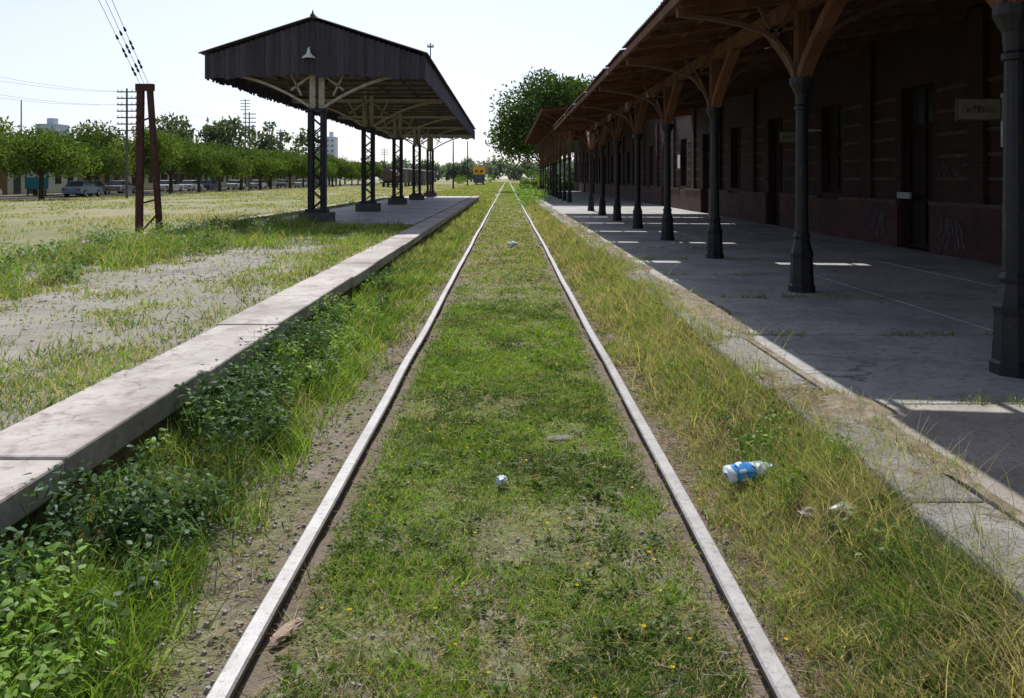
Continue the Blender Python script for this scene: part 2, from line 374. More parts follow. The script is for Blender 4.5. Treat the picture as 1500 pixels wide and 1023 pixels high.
# ------------------------------------------------------------------ station building with canopies
sb=empty('station_building')
def canopy(tag,y0,y1,ex,ez,sl,cols,slots):
    zr=lambda x: ez+sl*(x-ex)
    b=MB(); ys=np.arange(y0,y1,.04); xs=[ex-.1,ex+.5,ex+1.2,ex+2,3.6+.9,5.4,6.5,7.82]; nx=len(xs)
    for y in ys:
        dz=.02*math.sin(y/.16*2*math.pi)+.03*(float(vn(y*.4,1.3,2))-.5)+.015*(float(vn(math.floor(y/.8),5.3,2))-.5)
        for x in xs: b.v.append((x,y,zr(x)+.05+dz))
    for i in range(len(ys)-1):
        yc=ys[i]+.02
        for j in range(nx-1):
            xc=(xs[j]+xs[j+1])/2
            if any(a<yc<c and p<xc<q for a,c,p,q in slots): continue
            k=i*nx+j; b.f.append((k,k+1,k+nx+1,k+nx)); b.m.append(0)
    b.build(tag+'_corrugated_roof',[UND],sb)
    b=MB()
    x=ex+.05
    while x<7.7: b.beam((x,y0,zr(x)-.02),(x,y1,zr(x)-.02),.06,.08,0); x+=.62
    b.box(ex-.06,ex-.02,y0,y1,ez-.11,ez+.0,0)
    y=y0+.3
    while y<y1:
        b.beam((ex,y,ez-.10),(7.78,y,zr(7.78)-.10),.07,.09,0); y+=1.03
    for y in cols:
        b.beam((ex,y,ez-.14),(7.78,y,zr(7.78)-.16),.12,.17,0)
    zb=zr(3.53)-.26
    b.beam((3.53,y0,zb),(3.53,y1,zb),.14,.2,0)
    for y in cols:
        b.box(3.46,3.60,y-.08,y+.08,2.78,zb-.1,0)
        for s in(-1,1):
            pts=[(3.53,y+s*(.06+1.25*t**1.25),2.80+(zb-2.86)*t) for t in np.linspace(0,1,6)]
            b.path(pts,.12,.15,0,(1,0,0))
    b.build(tag+'_timber_frame',[ORW],sb)
    b=MB()
    for y in cols:
        pts=[(3.46,2.75),(3.42,2.95),(3.33,3.15),(3.22,3.31),(3.08,3.43),(2.75,3.55),(2.4,3.62),(ex+.05,3.66)]
        pts=[(p,y,2.75+(z-2.75)*(ez-.2-2.75)/.91) for p,z in pts]; b.path(pts,.045,.06,0,(0,1,0))
        b.path([(7.06-p[0],p[1],p[2]+ (0.28*(3.46-p[0])/1.4)) for p in pts],.045,.06,0,(0,1,0))
        b.beam((3.08,y,pts[4][2]),(3.46,y,pts[4][2]+.05),.03,.04); b.beam((3.30,y,pts[2][2]),(3.0,y,zb-.0),.03,.04)
        b.beam((3.2,y,pts[3][2]),(3.44,y,zb),.03,.04)
    b.build(tag+'_iron_brackets',[flat('brown_painted_iron',(.12,.068,.045))],sb)
    b=MB()
    for y in cols:
        b.lathe(3.53,y,[(ZP-.02,.155),(ZP+.07,.155),(ZP+.09,.14),(ZP+.40,.125),(ZP+.46,.135),(ZP+.49,.12),(ZP+.62,.088),(ZP+.66,.10),(ZP+.70,.084)],8)
        b.lathe(3.53,y,[(ZP+.66,.078),(ZP+1.2,.074),(2.40,.066),(2.41,.085),(2.45,.085),(2.47,.07),(2.60,.08),(2.68,.12),(2.72,.14),(2.79,.14)],12)
    b.build(tag+'_cast_iron_columns',[IRON],sb)
sl=[(7.66,8.0,2.2,7),(13.85,14.01,1.9,2.7),(16.2,16.48,1.9,2.7),(16.2,16.48,4.,5.0),(20.35,20.62,1.9,2.7),(20.35,20.62,3.3,4.8),(23.9,24.14,1.9,4.),(27.9,28.14,1.9,6.0),(31.9,32.18,1.9,6.0)]
canopy('canopy',-3,34.6,2.03,3.74,.136,[1.58+4.12*k for k in range(-1,9)],sl)
canopy('far_canopy',45,90,1.98,5.45,.10,[46.5+4.12*k for k in range(0,11)],[])
b=MB(); D=MB(); G=MB()
wy=-3.; k=0
while wy<95:
    o0=wy+1.5; o1=wy+2.75; zt=3.35; zs=.233 if k%2==0 else 1.25
    b.box(7.8,8.15,wy,o0,ZP-.3,5.6); b.box(7.8,8.15,o1,wy+4.12,ZP-.3,5.6); b.box(7.8,8.15,o0,o1,zt,5.6)
    if k%2: b.box(7.8,8.15,o0,o1,ZP-.3,zs)
    G.box(7.72,7.797,wy,o0-.0,ZP-.05,1.1,0); G.box(7.72,7.797,o1,wy+4.12,ZP-.05,1.1,0)
    if k%2: G.box(7.72,7.797,o0,o1,ZP-.05,1.1,0)
    G.box(7.70,7.797,wy,o0,1.1,1.17,1); G.box(7.70,7.797,o1,wy+4.12,1.1,1.17,1)
    for z in(1.55,1.95,2.35,2.75,3.15):
        G.box(7.775,7.798,wy+.02,o0-.15,z,z+.06,1); G.box(7.775,7.798,o1+.15,wy+4.1,z,z+.06,1)
    G.box(7.70,7.797,wy-.22,wy+.22,1.172,4.4,2)
    D.box(8.0,8.05,o0,o1,zs,zt,0)
    for q in(o0,(o0+o1)/2-.03,o1-.06): D.box(7.95,7.998,q,q+.06,zs,zt,0)
    for z in (zs+.02,zs+.9,2.55,zt-.08): D.box(7.96,7.999,o0+.06,o1-.06,z,z+.07,0)
    D.box(7.985,7.996,o0+.1,(o0+o1)/2-.06,2.65,zt-.1,1); D.box(7.985,7.996,(o0+o1)/2+.06,o1-.1,2.65,zt-.1,1)
    wy+=4.12;k+=1
b.box(8.15,16,-3,95.5,0,5.58)
b.build('brick_walls',[BRICK],sb); G.build('plinth_and_stone_bands',[DADO,STONE,BRICK],sb); D.build('doors_and_windows',[DOORW,GLASS],sb)
b=MB(); b.v+=[(7.7,-3.3,5.6),(16.3,-3.3,5.6),(16.3,95.8,5.6),(7.7,95.8,5.6),(12,.5,7.0),(12,92,7.0)]
for f in((0,1,4),(1,2,5,4),(2,3,5),(3,0,4,5),(3,2,1,0)): b.f.append(f);b.m.append(0)
b.build('hipped_roof',[mat('roof_tiles',(.15,.06,.04),(.24,.1,.07),3,.85)],sb)
def sign(y,w=.66,h=.33,x=6.93,z=2.6,nm='hanging_station_sign'):
    e=empty(nm,(x,y,z)); b=MB(); b.box(-w/2,w/2,-.02,.02,-h/2,h/2,0); b.box(-w/2+.02,w/2-.02,-.026,-.0205,-h/2+.02,h/2-.02,1)
    r=random.Random(int(y)); xx=-w/2+.08
    while xx<w/2-.1:
        ww=r.uniform(.03,.05); b.box(xx,xx+.008,-.03,-.0265,-.05,.05,0)
        b.box(xx+.009,xx+ww,-.03,-.0265,r.choice([-.05,0,.04]),r.choice([-.04,.01,.05])+.012,0); xx+=ww+.018
    b.build('panel',[flat('sign_lettering',(.10,.09,.075)),flat('sign_cream',(.27,.245,.20))],e)
    b=MB(); b.beam((w/2,0,h/2+.03),(.78,0,h/2+.03),.03,.03); b.beam((w/2+.03,0,-.55),(w/2+.03,0,.24),.035,.035); b.build('bracket_arm',[WHITE],e)
sign(12.05); sign(20.1,.5,.28)
e=empty('wall_notice',(7.70,36.6,2.35)); b=MB(); b.box(-.03,0,-.3,.3,-.35,.35); b.box(-.036,-.031,-.25,.25,-.3,.3,1)
b.build('board',[IRON,WHITE],e)
b=MB(); b.box(7.66,7.699,15.6,16.1,1.2,1.32); b.build('wall_plaque',[flat('plaque_grey',(.3,.3,.3))])
ge=empty('graffiti'); b=MB()
def scrib(yc,zc,w,h,n,seed,x=7.716,t=.026):
    r=random.Random(seed); p=None; ph=r.random()*6
    for i in range(n*5):
        u=i/n/5; a=i/5.; q=(x,yc+w*(.5-u)+.10*w*math.sin(a*1.9+ph),zc+h*.42*math.sin(a*2.3+1.2*math.sin(a*.7+ph))+.1*h*math.sin(a*5.1))
        if p and (i//9)%5: b.beam(p,q,.004,t*(.6+.5*math.sin(a*1.3)**2))
        p=q
scrib(17.2,.68,1.1,.6,20,1); scrib(14.3,.6,1.,.6,18,2); scrib(14.4,1.75,.9,.22,18,5,7.795,.014); scrib(20.5,.65,.5,.55,9,9)
b.build('spray_strokes',[mat('spray_paint_faded',(.06,.055,.068),(.15,.145,.17),6,.85)],ge)
# ------------------------------------------------------------------ rusty mast and wires
po=empty('rusty_signal_mast'); b=MB()
b.beam((-8.54,19,.1),(-8.50,19,3.75),.15,.10); b.beam((-8.04,19,.1),(-8.29,19,3.70),.12,.10)
b.box(-8.6,-8.2,18.93,19.07,3.62,3.78)
for z in(1.0,2.9): b.beam((-8.5,18.95,z),(-8.06-.24*z/3.7,18.95,z+.1),.02,.04)
b.beam((-8.5,18.93,.3),(-8.1,18.93,.75),.02,.04)
b.build('steel_legs',[RUST],po)
ww=empty('overhead_wires'); b=MB(); I=MB()
for k,(dx,dy) in enumerate(((-.12,0),(-.03,.05),(.05,-.05))):
    p0=Vector((-8.52+.1*k,19,3.78)); p1=Vector((-7.75+.55*dx*6,9,11.0))
    b.cyl(p0,p1,.006,.006,4); d=(p1-p0).normalized()
    for t in(.35,.5,.95,1.1,1.5): 
        c=p0+d*(t+k*.12); I.cyl(c-d*.05,c+d*.05,.03,.02,7)
b.build('cables',[IRON],ww); I.build('insulators',[IRON],ww)
def upole(name,x,y,h,arms=0,r=.12,aw=1.6,m=IRON):
    e=empty(name,(x,y,-.1)); b=MB(); b.cyl((0,0,0),(0,0,h),r,r*.6,8)
    for k in range(arms):
        z=h-.3-k*.55; b.beam((-aw/2,0,z),(aw/2,0,z),.09,.1)
        for q in(-.45,-.25,.25,.45): b.cyl((aw*q,0,z+.03),(aw*q,0,z+.22),.035,.02,5)
    b.build('pole_and_arms',[m],e); return e
PW=mat('grey_pole_wood',(.09,.085,.085),(.14,.13,.13),3,.9)
upole('utility_pole',-7.7,9,11.2,1,.13)
for x,y,h,a in((-32.5,70,9.4,7),(-34,108,10.5,5),(-47,147,16,4),(-47,162,13,4),(-47,170,12,5),(-30,200,9,3),(-70,118,13,0)): upole('telegraph_pole',x,y,h,a,.13,1.7,PW)
upole('railway_pole',-8.7,132,7.8,0,.14); upole('railway_pole',-8.7,180,10,0,.16)
upole('lamp_mast',-5.95,63.5,12.2,1,.07,.5)
b=MB()
for off in(-.7,.7):
    for lv in(0,1.1):
        for p,q in(((-32.5,70,9.0),(-34,108,10)),((-32.5,70,9.0),(-31,25,9.0)),((-34,108,10.0),(-47,170,11))):
            P0=Vector(p);Q0=Vector(q)
            pts=[P0.lerp(Q0,t)+Vector((off,0,-lv-1.2*4*t*(1-t))) for t in np.linspace(0,1,9)]
            for i in range(8): b.cyl(pts[i],pts[i+1],.008,.008,3,0,False)
b.build('telegraph_wires',[PW])
upole('telegraph_pole',-31,25,9.2,5,.13,1.7,PW)
# ------------------------------------------------------------------ vegetation : grass
G1=np.array([.27,.40,.06]);G2=np.array([.165,.275,.045]);G3=np.array([.075,.13,.032]);DRY=np.array([.52,.44,.27]);OL=np.array([.31,.28,.13])
def sy(n,a,c,p):
    if abs(p-1)<1e-3: p=1.001
    u=R.random(n); return (a**(1-p)+u*(c**(1-p)-a**(1-p)))**(1/(1-p))
def mixc(a,b,t): t=np.asarray(t)[:,None]; return a*(1-t)+b*t
def grasscol(x,y,dry):
    n=len(x); c=mixc(np.tile(G2,(n,1)),G1,R.random(n)); c=mixc(c,G3,np.clip(fbm(x*2,y*2,31)*2.8-1.15,0,.85))
    d=(R.random(n)<dry)[:,None]; c=np.where(d,mixc(np.tile(DRY,(n,1)),OL,R.random(n)*.7),c)
    return c*(.75+.5*R.random((n,1)))
def blades(x,y,z,h,w,dry,bend=.5,prof=(1,.85,.12),lean=.35):
    n=len(x); P=np.stack([x,y,z-.004],-1); a=R.random(n)*2*np.pi; dr=np.stack([np.cos(a),np.sin(a),0*a],-1)
    D=norm(dr*(R.random((n,1))*lean)+np.array([0,0,1.])); B=dr*(h*bend*R.random(n))[:,None]; B[:,2]-=h*bend*.35*R.random(n)
    a2=R.random(n)*np.pi; side=np.stack([np.cos(a2),np.sin(a2),0*a2],-1)
    return ribbons(P,D,h,w,B,prof,grasscol(x,y,dry),side)
n=330000; y=sy(n,2.2,75,1.35); x=R.uniform(-2.02,1.72,n)
ax=np.abs(x); cl=fbm(x*3,y*3,41); c2=vn(x*11,y*11,42); c4=fbm(x*1.1,y*.8,44)
dens=np.clip((cl*.6+c4*.4-.43)*6,0.04,1)*np.where(c2>.36,1,.4); dens=np.where(ax<.74,np.maximum(dens,.38*np.clip((cl-.3)*5,.2,1)),dens)
green=(ax<.76)*np.clip(np.exp(-((y-7.4)/3.0)**2)*1.8,0,1)*np.clip((cl-.30)*8,.25,1); dens=np.maximum(dens,green)
dens*=np.clip((np.abs(ax-.8725)-.045)/.16,0,1)
left=np.where((x<-.93)&(x>-1.55+.25*(fbm(y*1.2,y*0,47)-.5)),np.clip((y-5.0)/8,.06,1),1); dens*=left
dens=np.maximum(dens,(x>1.1)*.45)
k=R.random(n)<dens; x,y,ax,cl,green=x[k],y[k],ax[k],cl[k],green[k]
h=(.016+.04*R.random(len(x)))*(.5+cl)*np.where(ax<.8,1,1.6)*np.where(ax<.75,1,1+.6*(ax-.75)); h=np.where(x<-1.3,h*1.4,h)
dry=np.clip(.30+(cl<.45)*.22+np.where(x>1,.33,0)-.55*green+.12*(y>14),.02,.85)
w=(.0035+.004*R.random(len(x)))*np.clip(y/4.5,1,12)**.85; h=h*np.clip(y/9,1,2.)**.4
V,Q,K=blades(x,y,zg(x,y),h,w,dry,.7,lean=.9); npmesh('track_grass',V,Q,K,LEAF)
n=36000; y=sy(n,2.2,30,1.5); x=np.where(R.random(n)<.55,R.uniform(.95,2.0,n),R.uniform(-2,.95,n)); k=(np.abs(np.abs(x)-.8725)>.05)&((x<1.7)|(fbm(x*3,y*1.5,46)>.55));x=x[k];y=y[k];n=len(x)
a=R.random(n)*2*np.pi; D=norm(np.stack([np.cos(a),np.sin(a),R.random(n)*.35],-1))
zz=np.where(x>1.7,ZP+.006,zg(x,y)+.006+.015*R.random(n))
V,Q,K=ribbons(np.stack([x,y,zz],-1),D,(.03+.08*R.random(n)),.0028*np.clip(y/4,1,5),np.zeros((n,3)),(1,1,.5),mixc(np.tile(DRY,(n,1))*.85,np.array([.2,.14,.09]),R.random(n))); npmesh('dry_straw_litter',V,Q,K,LEAF)
def rosettes(px,py,pz,nl,size,colr,up=.5):
    n=len(px); idx=np.repeat(np.arange(n),nl); m=len(idx); a=R.random(m)*2*np.pi
    s=(size*(.5+.8*R.random(n)))[idx]
    D=norm(np.stack([np.cos(a),np.sin(a),up*R.random(m)+.08],-1)); off=D*(s*R.random(m)*.8)[:,None]
    P=np.stack([px[idx],py[idx],pz[idx]],-1)+off; P[:,2]+=R.random(m)*s*.5
    side=np.cross(D,np.array([0,0,1.]))+R.normal(size=(m,3))*.45; B=np.zeros((m,3)); B[:,2]=-s*.25
    return ribbons(P,D,s,s*.42,B,(.25,1,.85,.15),colr[idx]*(.6+.6*R.random((m,1))),side)
n=15000; y=sy(n,2.2,18,1.6); x=R.uniform(-1.9,1.68,n); k=(np.abs(np.abs(x)-.8725)>.09)&(R.random(n)<np.clip((fbm(x*2.2,y*2.2,51)-.42)*5,0,1))&(R.random(n)<np.where((x<-.9)&(x>-1.5),.12,1)*np.where(x>.95,.5,1)*np.where(y>5.2,.6,1)); x,y=x[k],y[k]; n=len(x)
col=mixc(np.tile(G2*.65,(n,1)),G3,R.random(n)); col=mixc(col,G1*.8,(R.random(n)<.18)*.8)
V,Q,K=rosettes(x,y,zg(x,y)+.004,8,np.clip(.022*np.ones(n)*(y/5)**.3*np.exp(.3*R.normal(size=n)),.012,.05),col,.9); npmesh('low_broadleaf_weeds',V,Q,K,LEAF)
def bushes(px,py,pz,ph,nl,ls,base,spread=.45):
    n=len(px); idx=np.repeat(np.arange(n),nl); m=len(idx); t=R.random(m)**.8; H=ph[idx]; a=R.random(m)*2*np.pi; r=H*spread*np.sqrt(R.random(m))*(1.15-.7*t)
    P=np.stack([px[idx]+np.cos(a)*r,py[idx]+np.sin(a)*r,pz[idx]+H*t],-1)
    D=norm(np.stack([np.cos(a),np.sin(a),R.normal(size=m)*.5+.15],-1)); s=(ls*(.6+.8*R.random(m)))
    side=np.cross(D,np.array([0,0,1.]))+R.normal(size=(m,3))*.35; B=np.zeros((m,3)); B[:,2]=-s*.3
    c=base[idx]*(.6+.8*R.random((m,1)))
    leaf=ribbons(P,D,s,s*.55,B,(.2,1,.8,.1),c,side)
    k=8; i2=np.repeat(np.arange(n),k); mm=len(i2); a=R.random(mm)*2*np.pi; D2=norm(np.stack([np.cos(a)*spread,np.sin(a)*spread,np.ones(mm)],-1))
    st=ribbons(np.stack([px[i2],py[i2],pz[i2]],-1),D2,ph[i2]*1.02,np.full(mm,.004),np.zeros((mm,3)),(1,.8,.4),base[i2]*.8)
    return merge([leaf,st])
parts=[]
n=340; y=sy(n,2.3,15,1.15); x=-1.93+R.random(n)**1.5*.55; k=fbm(y*.9,x*2,61)>.45; x,y=x[k],y[k]; n=len(x)
ph=(.13+.24*R.random(n))*np.where(y<9,1,.8)*np.clip(1.3-(x+1.95)*1.1,.5,1.3)
dk=(fbm(y*.8,x,64)>.55); base=np.where(dk[:,None],np.array([.08,.15,.05]),np.array([.20,.33,.06]))
parts.append(bushes(x,y,zg(x,y),ph,65,.036,base))
for cx,cy,cn,hh in((-1.75,5.0,14,.42),(-1.65,6.0,9,.40),(-1.8,3.3,14,.38),(-1.8,9.0,7,.40),(-1.85,11.3,6,.4),(-1.72,7.3,7,.38)):
    x=cx+.13*R.normal(size=cn); y=cy+.28*R.normal(size=cn); x=np.clip(x,-1.95,-1.3); parts.append(bushes(x,y,zg(x,y),hh*(.5+.6*R.random(cn)),75,.04,np.tile([.055,.115,.04],(cn,1))))
n=80; y=sy(n,3.0,20,1.2); x=R.uniform(1.3,1.66,n); base=mixc(np.tile(G2,(n,1)),G3,R.random(n)); parts.append(bushes(x,y,zg(x,y),.08+.14*R.random(n),30,.028,base))
n=60; y=R.uniform(45,92,n); x=R.uniform(1.0,2.4,n); parts.append(bushes(x,y,np.where(x>1.7,ZP,0)*1.,.3+.6*R.random(n),50,.14,np.tile(G2,(n,1))*1.1,.9))
V,Q,K=merge(parts); npmesh('bushy_weeds',V,Q,K,LEAF)
def tufts(tx,ty,tz,nb,H,W,dry,spread=.05,bend=.9):
    n=len(tx); idx=np.repeat(np.arange(n),nb); m=len(idx); x=tx[idx]+R.normal(size=m)*spread; y=ty[idx]+R.normal(size=m)*spread
    h=H[idx]*(.5+.6*R.random(m)); return blades(x,y,tz[idx],h,W*(.7+.6*R.random(m))*np.clip(ty[idx]/5,1,8)**.7,np.asarray(dry)[idx],bend,(1,.9,.6,.08),.5)
parts=[]
n=950; y=sy(n,2.2,24,1.25); x=-1.95+.74*R.random(n)**1.2; k=fbm(x*2,y*1.1,71)>.43; x,y=x[k],y[k]; parts.append(tufts(x,y,zg(x,y),20,.10+.17*R.random(len(x)),.007,np.full(len(x),.06)))
n=1700; y=sy(n,2.2,34,1.15); x=1.72-.66*R.random(n)**1.25; k=fbm(x*2,y*1.3,73)>.38; x,y=x[k],y[k]; parts.append(tufts(x,y,zg(x,y),20,(.07+.18*R.random(len(x)))*np.clip((x-.95)*2,.4,1.2),.004,np.clip(fbm(x*1.5,y*.8,75)*2.6-.55,.12,.97),.06,1.0))
n=360; y=R.uniform(5.6,16,n); x=R.uniform(1.5,1.80,n); k=fbm(x*0+1,y*.8,76)>.36; x,y=x[k],y[k]; n=len(x); parts.append(tufts(x,y,np.where(x>1.69,ZP-.02,zg(x,y)),16,.10+.14*R.random(n),.004,np.full(n,.5),.06,1.0))
n=500; y=sy(n,5,60,1.1); x=np.where(R.random(n)<.4,R.uniform(-1.98,-1.3,n),R.uniform(1.2,1.75,n)); parts.append(tufts(x,y,zg(x,y),16,.15+.2*R.random(n),.005,np.full(n,.5),.1))
n=170; y=sy(n,2.6,26,1.2); x=R.uniform(1.5,2.0,n); parts.append(tufts(x,y,np.where(x>1.7,ZP-.01,zg(x,y)),5,.22+.2*R.random(n),.0025,np.full(n,.9),.05,.8))
for cx,cy in((1.55,2.75),(.35,2.6),(.72,4.1),(-.2,5.4),(1.5,6.6),(-.55,3.3),(.1,3.1)):
    m_=9; x=cx+.06*R.normal(size=m_); y=cy+.08*R.normal(size=m_); parts.append(tufts(x,y,zg(x,y),18,np.full(m_,.13 if cx>1 else .06),.007,np.full(m_,.03),.04))
V,Q,K=merge(parts); npmesh('tall_grass_tufts',V,Q,K,LEAF)
parts=[]
n=420; y=sy(n,2.6,36,1.2); x=2.04+.05*R.normal(size=n); k=fbm(y*.9,0*y+2.,33)>.38; x,y=x[k],y[k]; n=len(x); parts.append(tufts(x,y,np.full(n,ZP-.01),12,.03+.10*R.random(n)**2,.004,np.full(n,.5),.035))
for yj in (4.93,7.1,9.3,11.5,13.7,15.9):
    n=40; x=R.uniform(2.1,4.2,n); k=vn(x*3,x*0+yj,5)>.42; x=x[k]; y=np.full(len(x),yj)+.015*R.normal(size=len(x))
    parts.append(tufts(x,y,np.full(len(x),ZP-.01),12,.03+.08*R.random(len(x)),.004,np.full(len(x),.3),.035))
V,Q,K=merge(parts); npmesh('paving_joint_weeds',V,Q,K,LEAF)
n=190000; y=sy(n,3.2,60,1.2); x=R.uniform(-8.1,-2.56,n); f=fbm(x*.75,y*.55,81); f2=fbm(x*2.2,y*2.2,82)
bare=np.exp(-((x+4.2)/.9)**2)*(y<17)*(y>6.5); d=np.clip((f*.55+f2*.45-.40-.14*bare)*6,0.05,1); d*=np.where((y>22.5)&(x>-7.3),.0,1); k=R.random(n)<d; x,y=x[k],y[k]
h=(.02+.06*R.random(len(x)))*np.clip(y/8,1,2)**.6; V,Q,K=blades(x,y,zl(x,y),h,(.004+.004*R.random(len(x)))*np.clip(y/4.5,1,12)**.85,np.full(len(x),.42),.7,lean=.8)
parts=[(V,Q,K)]
n=1300; y=sy(n,4,60,1.0); x=R.uniform(-8.6,-2.6,n); k=(fbm(x*.8,y*.5,84)>.48)&~((y>22.)&(x>-7.4))&~((abs(x+4.2)<.8)&(y>6.5)&(y<17)); x,y=x[k],y[k]; parts.append(tufts(x,y,zl(x,y),22,.08+.15*R.random(len(x)),.006,np.full(len(x),.35),.09))
n=340; y=R.uniform(9,24,n); x=R.uniform(-8.1,-5.4,n); k=fbm(x,y*.7,86)>.45; x,y=x[k],y[k]; n=len(x); parts.append(tufts(x,y,zl(x,y),22,.2+.3*R.random(n),.006,np.full(n,.3),.12))
n=70; y=R.uniform(10,21.5,n); x=R.uniform(-8.2,-5.0,n); parts.append(bushes(x,y,zl(x,y),.2+.3*R.random(n),60,.06,np.tile([.12,.20,.055],(n,1)),.7))
n=240; y=R.uniform(15,22.4,n); x=R.uniform(-6.4,-2.7,n); parts.append(tufts(x,y,zl(x,y),22,.1+.2*R.random(n),.006,np.full(n,.2),.12))
V,Q,K=merge(parts); npmesh('platform_grass',V,Q,K,LEAF)
n=80000; y=sy(n,14,260,1.25); x=-8.7-R.random(n)**1.2*29; f=fbm(x*.15,y*.08,91); k=fbm(x*.5,y*.25,92)>.45; x,y,f=x[k],y[k],f[k]; n=len(x); h=(.05+.1*R.random(n))*(.6+f)
parts=[blades(x,y,np.full(n,-.07),h,.012*np.clip(y/12,1,12)**.9,np.clip(f*1.4-.05,0.2,.85),.7)]
n=30000; y=sy(n,60,400,1.3); x=R.uniform(-8.6,-1.2,n); parts.append(blades(x,y,np.full(n,-.07),.1+.25*R.random(n)*fbm(x,y*.1,93),.012*np.clip(y/12,1,14)**.9,np.full(n,.45),.7))
n=12000; y=sy(n,75,400,1.3); x=R.uniform(-.75,.75,n); parts.append(blades(x,y,np.full(n,-.07),.04+.05*R.random(n),.012*np.clip(y/12,1,14)**.9,np.full(n,.35),.7))
n=15000; y=R.uniform(95.5,260,n); x=R.uniform(1.2,16,n); parts.append(blades(x,y,np.full(n,-.07),.2+.5*R.random(n),.09+0*x,np.full(n,.3),.7))
V,Q,K=merge(parts); npmesh('field_grass',V,Q,K,LEAF)
n=60; y=sy(n,2.5,10,1.3); x=R.uniform(-.7,1.5,n); n=len(x); parts=[]
sz=.5+.5*R.random(n)
for k in range(7):
    a=np.full(n,k*math.pi/3.5); D=np.stack([np.cos(a),np.sin(a),.5+0*a],-1); parts.append(ribbons(np.stack([x,y,zg(x,y)+.05],-1),norm(D),.012*sz,.009*sz,np.zeros((n,3)),(.7,1,.4),np.tile([.75,.55,.02],(n,1)),np.stack([-np.sin(a),np.cos(a),0*a],-1)))
parts.append(ribbons(np.stack([x,y,zg(x,y)],-1),np.tile([0,0,1.],(n,1)),np.full(n,.051),np.full(n,.003),np.zeros((n,3)),(1,1,1),np.tile(G2,(n,1))))
V,Q,K=merge(parts); npmesh('yellow_dandelions',V,Q,K,LEAF)
# ------------------------------------------------------------------ trees
def crown(rad,hgt,zb,nl,ls,lobes,c1,c2,seed,flat_=.75):
    r=np.random.default_rng(seed); P=[];N_=[];K=[]
    w=[]
    for i in range(lobes):
        a=r.random()*2*np.pi; rr=rad*.76*np.sqrt(r.random()); zz=zb+hgt*(.22+.66*r.random()*(1-.55*(rr/rad)**2)); s=rad*(.17+.26*r.random())
        w.append((np.array([rr*np.cos(a),rr*np.sin(a),zz]),s,r.random()))
    for c,s,t in w:
        m=int(nl/lobes*(s/(rad*.32))**2); d=norm(r.normal(size=(m,3))); q=s*(.55+.65*r.random((m,1))); p=c+d*q*np.array([1,1,flat_])
        K.append(mixc(np.tile(c1,(m,1)),c2,np.full(m,t))*(.55+.9*r.random((m,1)))); P.append(p); N_.append(d)
    P=np.concatenate(P);K=np.concatenate(K);N_=np.concatenate(N_); m=len(P)
    D=norm(r.normal(size=(m,3))+N_*.4); return ribbons(P,D,ls*(.6+.8*r.random(m)),ls*.6*np.ones(m),np.zeros((m,3)),(.3,1,.25),K)
def trunk(h,r,rad,top,seed):
    rn=random.Random(seed); b=MB(); b.cyl((0,0,-.2),(.05,0,h),r*1.2,r*.85,9); 
    for i in range(6):
        a=i*1.05+rn.random()*.5; q=(math.cos(a)*rad*.35,math.sin(a)*rad*.35,h+(top-h)*rn.uniform(.35,.6)); b.cyl((.05,0,h-.1),q,r*.6,r*.3,7)
        for j in range(3):
            a2=a+rn.uniform(-.6,.6); b.cyl(q,(math.cos(a2)*rad*.7,math.sin(a2)*rad*.7,q[2]+(top-h)*rn.uniform(.05,.4)),r*.28,r*.08,5)
    return b
vars_=[]
for k in range(5):
    V,Q,K=crown(3.7+.25*(k%3),4.1+.3*(k%2),1.9,6000,.25,24,np.array([.15,.215,.05]),np.array([.05,.085,.03]),100+k,.72)
    me=npmesh('street_tree_crown',V,Q,K,TREEL,link=False)
    tb=trunk(2.1,.2,3.4,5.0,k); t=bpy.data.meshes.new('street_tree_trunk'); t.from_pydata(tb.v,[],tb.f); t.materials.append(BARK); vars_.append((me,t))
def tree(name,x,y,v,s,rz,sz=1.):
    e=empty(name,(x,y,-.08)); e.scale=(s,s,s*sz); e.rotation_euler[2]=rz
    for nm,d in(('crown',v[0]),('trunk',v[1])):
        o=bpy.data.objects.new(nm,d); C.objects.link(o); o.parent=e
y=57.
k=0
while y<235:
    tree('street_tree',-37.5+random.uniform(-.7,.7),y+random.uniform(-1.5,1.5),vars_[k%5],random.uniform(.78,1.1)*(1.28 if k==1 else 1),random.random()*6.3,1.0+random.uniform(-.1,.1)); k+=1; y+=8.3 if y<120 else 9
y=60.
while y<235:
    tree('street_tree',-46+random.uniform(-.7,.7),y+random.uniform(-1,1),vars_[(k*3)%5],random.uniform(.95,1.25),random.random()*6.3,1.05); k+=1; y+=10
V,Q,K=crown(7.2,13.6,3.0,30000,.38,66,np.array([.14,.205,.06]),np.array([.05,.09,.035]),500,.85); me=npmesh('big_tree_crown',V,Q,K,TREEL,link=False)
tb=trunk(3.6,.38,6,12,9); t=bpy.data.meshes.new('big_tree_trunk'); t.from_pydata(tb.v,[],tb.f); t.materials.append(BARK)
tree('large_broadleaf_tree',5.9,104,(me,t),1,0); tree('large_broadleaf_tree',12.5,112,(me,t),.98,2.)
def mass(name,pts,c1,c2,ls,nl=900):
    P=[]
    for i,(x,y,r,h) in enumerate(pts):
        v,q,c=crown(r,h,-.3,nl,ls,9,np.array(c1),np.array(c2),900+i); v=v+np.array([x,y,0]); P.append((v,q,c))
    V,Q,K=merge(P); npmesh(name,V,Q,K,TREEL)
r=random.Random(3); pts=[]
for i in range(26): pts.append((-62-r.random()*30,130+i*7+r.random()*8,6.5,r.uniform(9,13)))
pts+=[(-60,175,7.5,18),(-66,178,8,19),(-72,180,8,17),(-56,190,7,16.5),(-53,205,7,17),(-85,150,8,12)]
